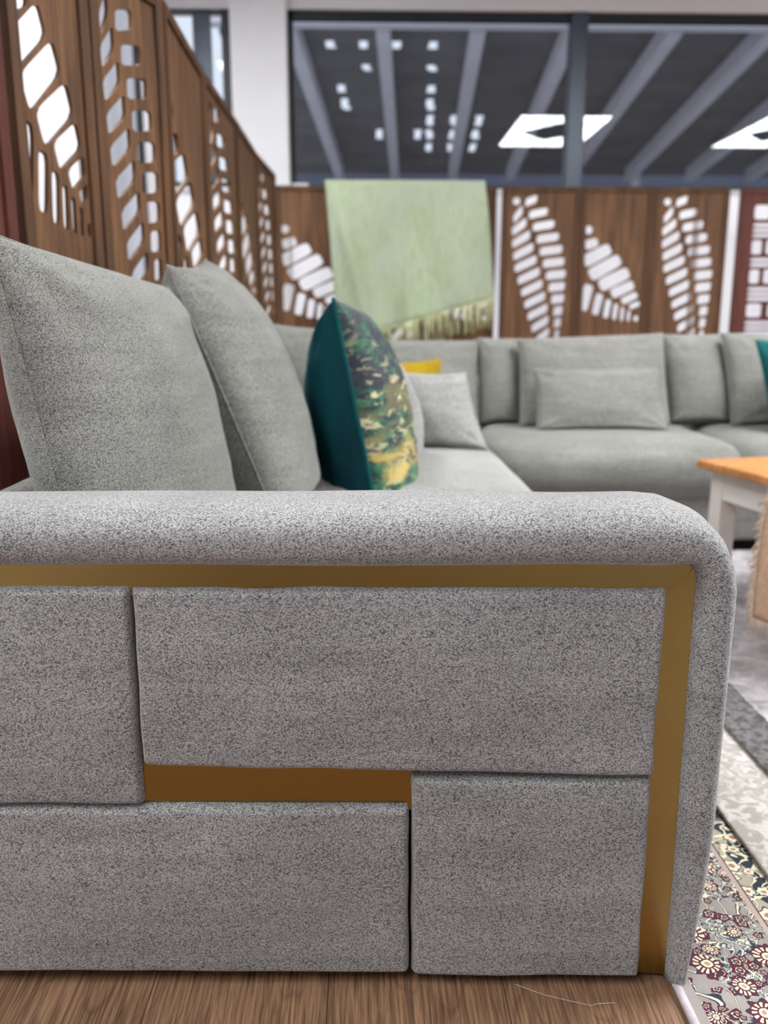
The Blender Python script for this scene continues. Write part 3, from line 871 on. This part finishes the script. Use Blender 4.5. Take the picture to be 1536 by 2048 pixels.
SF = M['seat_fabric']; FB = M['fabric']
spart('base', boxes((-.56, .46, 1.2, 4.25, .06, .29), (.46, 2.95, 3.27, 4.25, .06, .29), bev=.02), FB)
spart('plinth', boxes((-.5, .40, 1.26, 4.2, 0, .06), (.40, 2.88, 3.36, 4.2, 0, .06)), M['plinth'], None, False)
spart('backrest', rbox(-.592, -.535, 1.15, 4.36, .06, .648, .028, n=20), FB)
spart('backrest', rbox(-.47, 2.97, 4.22, 4.36, .06, .66, .05, n=20), FB)
spart('seat_cushion', rbox(-.47, .515, 1.205, 2.25, .28, .465, .075, 18, (.0, 0, .012), .004, 1), SF)
spart('seat_cushion', rbox(-.47, .515, 2.25, 3.30, .28, .465, .09, 18, (.0, 0, .012), .004, 2), SF)
spart('seat_cushion', rbox(-.47, .50, 3.30, 4.24, .28, .46, .06, 12, (0, 0, .01), .004, 3), SF)
spart('seat_cushion', rbox(.505, 1.50, 3.20, 4.24, .235, .462, .10, 18, (0, .02, .02), .005, 4), FB)
spart('seat_cushion', rbox(1.505, 2.95, 3.20, 4.24, .235, .462, .10, 18, (0, .02, .02), .005, 5), FB)

# ------------------------------------------------------------------ cushions
GC = 'grey back cushions on the corner sofa'
# nearest two on the left run (seen almost edge on; front faces turn to the right)
cushion('back_cushion', [(-.415, 1.245, .445), (-.335, 1.98, .445), (-.43, 1.98, .985), (-.522, 1.245, 1.03)], .24, FB,
        'largest grey cushion, standing directly behind the arm at the left edge', group=GC, seed=1.3, crease=.009, pinch=.025, flatb=2)
cushion('back_cushion', [(-.205, 2.0, .44), (-.28, 2.56, .44), (-.445, 2.56, 1.09), (-.437, 2.0, 1.036)], .31, FB,
        'grey cushion with pointed corners leaning between the largest cushion and the teal one', group=GC, seed=4.1, crease=.010, pinch=.045, sag=.015, flatb=2.6)
cushion('back_cushion', [(-.43, 2.96, .466), (.03, 2.93, .466), (.0, 3.05, .895), (-.42, 3.08, .93)], .2, FB,
        'grey cushion peeking out left behind the teal velvet cushion', group=GC, seed=6.1)
te = cushion('throw_cushion', [(.035, 2.28, .43), (.03, 2.72, .43), (-.045, 2.74, .955), (-.073, 2.29, .972)], .275, M['print'],
        'dark teal velvet cushion with a green and gold printed front', mats=[M['print'], M['teal']], seam_r=.0055, seam_mat=M['teal_cord'], seed=2.2, crease=.013, pinch=.05, power=.46, flatb=4)
cushion('throw_cushion', [(.135, 2.66, .468), (.19, 2.96, .468), (.11, 2.98, .80), (.055, 2.68, .785)], .13, SF,
        'light grey cushion on edge right behind the printed front of the teal cushion', seed=3.3)
cushion('throw_cushion', [(.11, 3.10, .468), (.452, 3.02, .468), (.385, 3.17, .735), (.12, 3.25, .735)], .13, SF,
        'light grey oblong cushion lying in front of the mustard cushion', seed=5.3)
cushion('throw_cushion', [(.04, 3.36, .465), (.335, 3.34, .465), (.318, 3.46, .775), (.03, 3.48, .765)], .11, M['mustard'],
        'mustard yellow cushion between grey cushions in the sofa corner', seed=7.3, pinch=.09)
# far run along the back
def far(x0, x1, x0b, x1b, zt0, zt1, y, T, label, seed, zb=.465, ly=.14, mat=FB, **kw):
    cushion('back_cushion', [(x0b, y, zb), (x1b, y, zb), (x1, y+ly, zt1), (x0, y+ly, zt0)], T, mat, label, group=GC, seed=seed, pinch=kw.pop('pinch', .035), power=.34, **kw)
far(-.05, .54, -.02, .53, .838, .838, 3.84, .20, 'grey back cushion in the sofa corner behind the mustard cushion', 8.1)
far(.535, .74, .54, .715, .85, .848, 3.86, .18, 'narrow grey back cushion left of the far one with the lumbar cushion', 9.4)
far(.70, 1.36, .70, 1.372, .846, .872, 3.74, .20, 'wide grey back cushion on the far sofa behind the oblong lumbar cushion', 10.2)
far(1.39, 1.67, 1.405, 1.69, .866, .866, 3.86, .18, 'grey back cushion right of the far lumbar cushion', 11.7)
far(1.63, 2.3, 1.655, 2.32, .872, .87, 3.76, .20, 'grey back cushion on the far sofa at the right edge of the photo', 12.9)
cushion('throw_cushion', [(.735, 3.56, .468), (1.30, 3.56, .468), (1.275, 3.68, .722), (.735, 3.68, .722)], .13, FB,
        'oblong grey lumbar cushion leaning on the wide far back cushion', seed=14.1, pinch=.04, power=.38)
cushion('throw_cushion', [(1.70, 3.48, .465), (2.1, 3.52, .465), (2.08, 3.64, .86), (1.655, 3.60, .845)], .13, M['print'],
        'teal printed cushion on the far sofa cut by the right edge', mats=[M['teal_cord'], M['teal_cord']], seam_mat=M['teal_cord'], seed=15.1)

# ------------------------------------------------------------------ rugs
def rug(name, x0, x1, y0, y1, z0, th, mat, label, bind=None):
    org = Vector((x0, y0, z0))
    root = empty(name, (0, 0, z0)); tag(root, label, 'rug')
    obj('pile', boxes((x0, x1, y0, y1, 0, th), bev=.003), mat, root, False)
    if bind:
        b = bmesh.new(); tube(b, [(x0, y0+(y1-y0)*k/60, th*.55) for k in range(61)], .0065, 10)
        obj('binding', b, bind, root)
    return root
rug('persian_rug', .4335, 1.9, -1.4, 3.1, .0, .010, M['persian'], 'floral grey, cream and burgundy patterned rug beside the sofa arm, lowest of the rugs', M['binding'])
rug('cream_rug', .664, 2.2, -1.5, 3.05, .0105, .009, M['cream_rug'], 'cream rug with faded beige scrolls lying on the floral rug')
rug('grey_rug', .809, 2.6, -1.6, 3.25, .020, .010, M['grey_rug'], 'grey rug with charcoal border on top of the cream rug, under the coffee table')

# ------------------------------------------------------------------ coffee table
RZ = .0305
tb = empty('coffee_table', (1.10, 2.70, RZ), R(12)); tag(tb, 'white coffee table with an orange pine top in front of the far sofa', 'table')
H = .452
obj('tabletop', boxes((-.02, 1.0, -.92, .0, H-.026, H), bev=.006), M['pine'], tb, False)
obj('apron', boxes((.03, .96, -.06, -.04, H-.12, H-.026), (.03, .96, -.88, -.86, H-.12, H-.026), (.025, .045, -.86, -.06, H-.12, H-.026), (.935, .955, -.86, -.06, H-.12, H-.026)), M['white_paint'], tb, False)
for x, y in ((.02, -.09), (.90, -.09), (.02, -.89), (.90, -.89)):
    obj('leg', boxes((x, x+.06, y, y+.06, 0, H-.026), bev=.004), M['white_paint'], tb, False)
# burlap runner draped over the left edge
rn = empty('table_runner', (1.14, 2.35, RZ+H), R(12)); tag(rn, 'tan burlap runner with frayed edges draped over the coffee table', 'table runner')
b = bmesh.new(); vs = {}
def run_pt(u, v):
    # u 0..1 far->near across the cloth, v 0 on top -> 1 hanging hem ; coordinates in the table's frame
    y = -.13-.36*u
    if v < .5: return Vector((.45-.47*(v/.5)-.0, y, .006))
    s = (v-.5)/.5
    return Vector((-.075-.012*math.sin(s*2.5+u*5)-.02*s, y-.01*s, .006-.368*s+.0*s)) if s > .06 else Vector((-.03-.75*s, y, .006-.2*s))
for i in range(19):
    for j in range(41): vs[i, j] = b.verts.new(run_pt(i/18, j/40))
for i in range(18):
    for j in range(40): b.faces.new((vs[i, j], vs[i+1, j], vs[i+1, j+1], vs[i, j+1]))
o = obj('cloth', b, M['burlap'], rn); s = o.modifiers.new('thickness', 'SOLIDIFY'); s.thickness = .004
b = bmesh.new(); rr = random.Random(5)
for k in range(60):
    p = run_pt(0, .5+.5*k/60); q = p+Vector((rr.uniform(-.012, .006), rr.uniform(.012, .028), -rr.uniform(.01, .03)))
    tube(b, [p, (p+q)/2+Vector((0, .005, 0)), q], [.004, .003, .002], 5)
for k in range(34):
    p = run_pt(k/34, 1.0); q = p+Vector((rr.uniform(-.01, .01), rr.uniform(-.008, .008), -rr.uniform(.03, .05)))
    tube(b, [p, (p+q)/2, q], [.004, .003, .002], 5)
o = obj('fringe', b, M['burlap_fringe'], rn); o['kind'] = 'stuff'

# a stray pale thread on the floor by the arm
b = bmesh.new()
tube(b, [(0.21, 1.016, 0.002), (0.229, 1.005, 0.002), (0.248, 0.995, 0.002), (0.273, 0.986, 0.002), (0.306, 0.975, 0.002), (0.316, 0.978, 0.002), (0.341, 0.979, 0.002)], .0004, 5)
o = obj('thread', b, M['binding']); tag(o, 'stray pale thread lying on the wood floor under the arm', 'thread')

# ------------------------------------------------------------------ world, camera
wd = bpy.data.worlds.new('sky'); scn.world = wd; wd.use_nodes = True; nt = wd.node_tree; nt.nodes.clear(); g = N(nt)
out = g.new('ShaderNodeOutputWorld'); bg = g.new('ShaderNodeBackground'); tc = g.new('ShaderNodeTexCoord')
z = g.sep(tc.outputs['Generated'])[2]
g.link(g.ramp(z, [(.0, (.86, .88, .94)), (.5, (.80, .84, .93))]), bg.inputs[0]); bg.inputs[1].default_value = 1.5
g.link(bg.outputs[0], out.inputs[0])

cam = bpy.data.cameras.new('camera'); co = bpy.data.objects.new('camera', cam); C.objects.link(co)
F = 1700.0
co.location = (0, 0, .9)
co.rotation_euler = (math.pi/2-math.atan(370/F), 0, -R(1.5))
cam.sensor_fit = 'VERTICAL'; cam.sensor_height = 36.0; cam.lens = F*36/2048
cam.clip_start = .05; cam.clip_end = 200
cam.dof.use_dof = True; cam.dof.focus_distance = 1.12; cam.dof.aperture_fstop = 3.3; cam.dof.aperture_blades = 0
scn.camera = co
scn.view_settings.view_transform = 'Standard'; scn.view_settings.look = 'None'
scn.view_settings.exposure = 0.0; scn.view_settings.gamma = 1.0; scn.view_settings.use_curve_mapping = False
scn.cycles.use_denoising = True
scn.cycles.max_bounces = 8; scn.cycles.diffuse_bounces = 4; scn.cycles.transparent_max_bounces = 12
scn.cycles.caustics_reflective = False; scn.cycles.caustics_refractive = False
scn.cycles.sample_clamp_indirect = 4.0
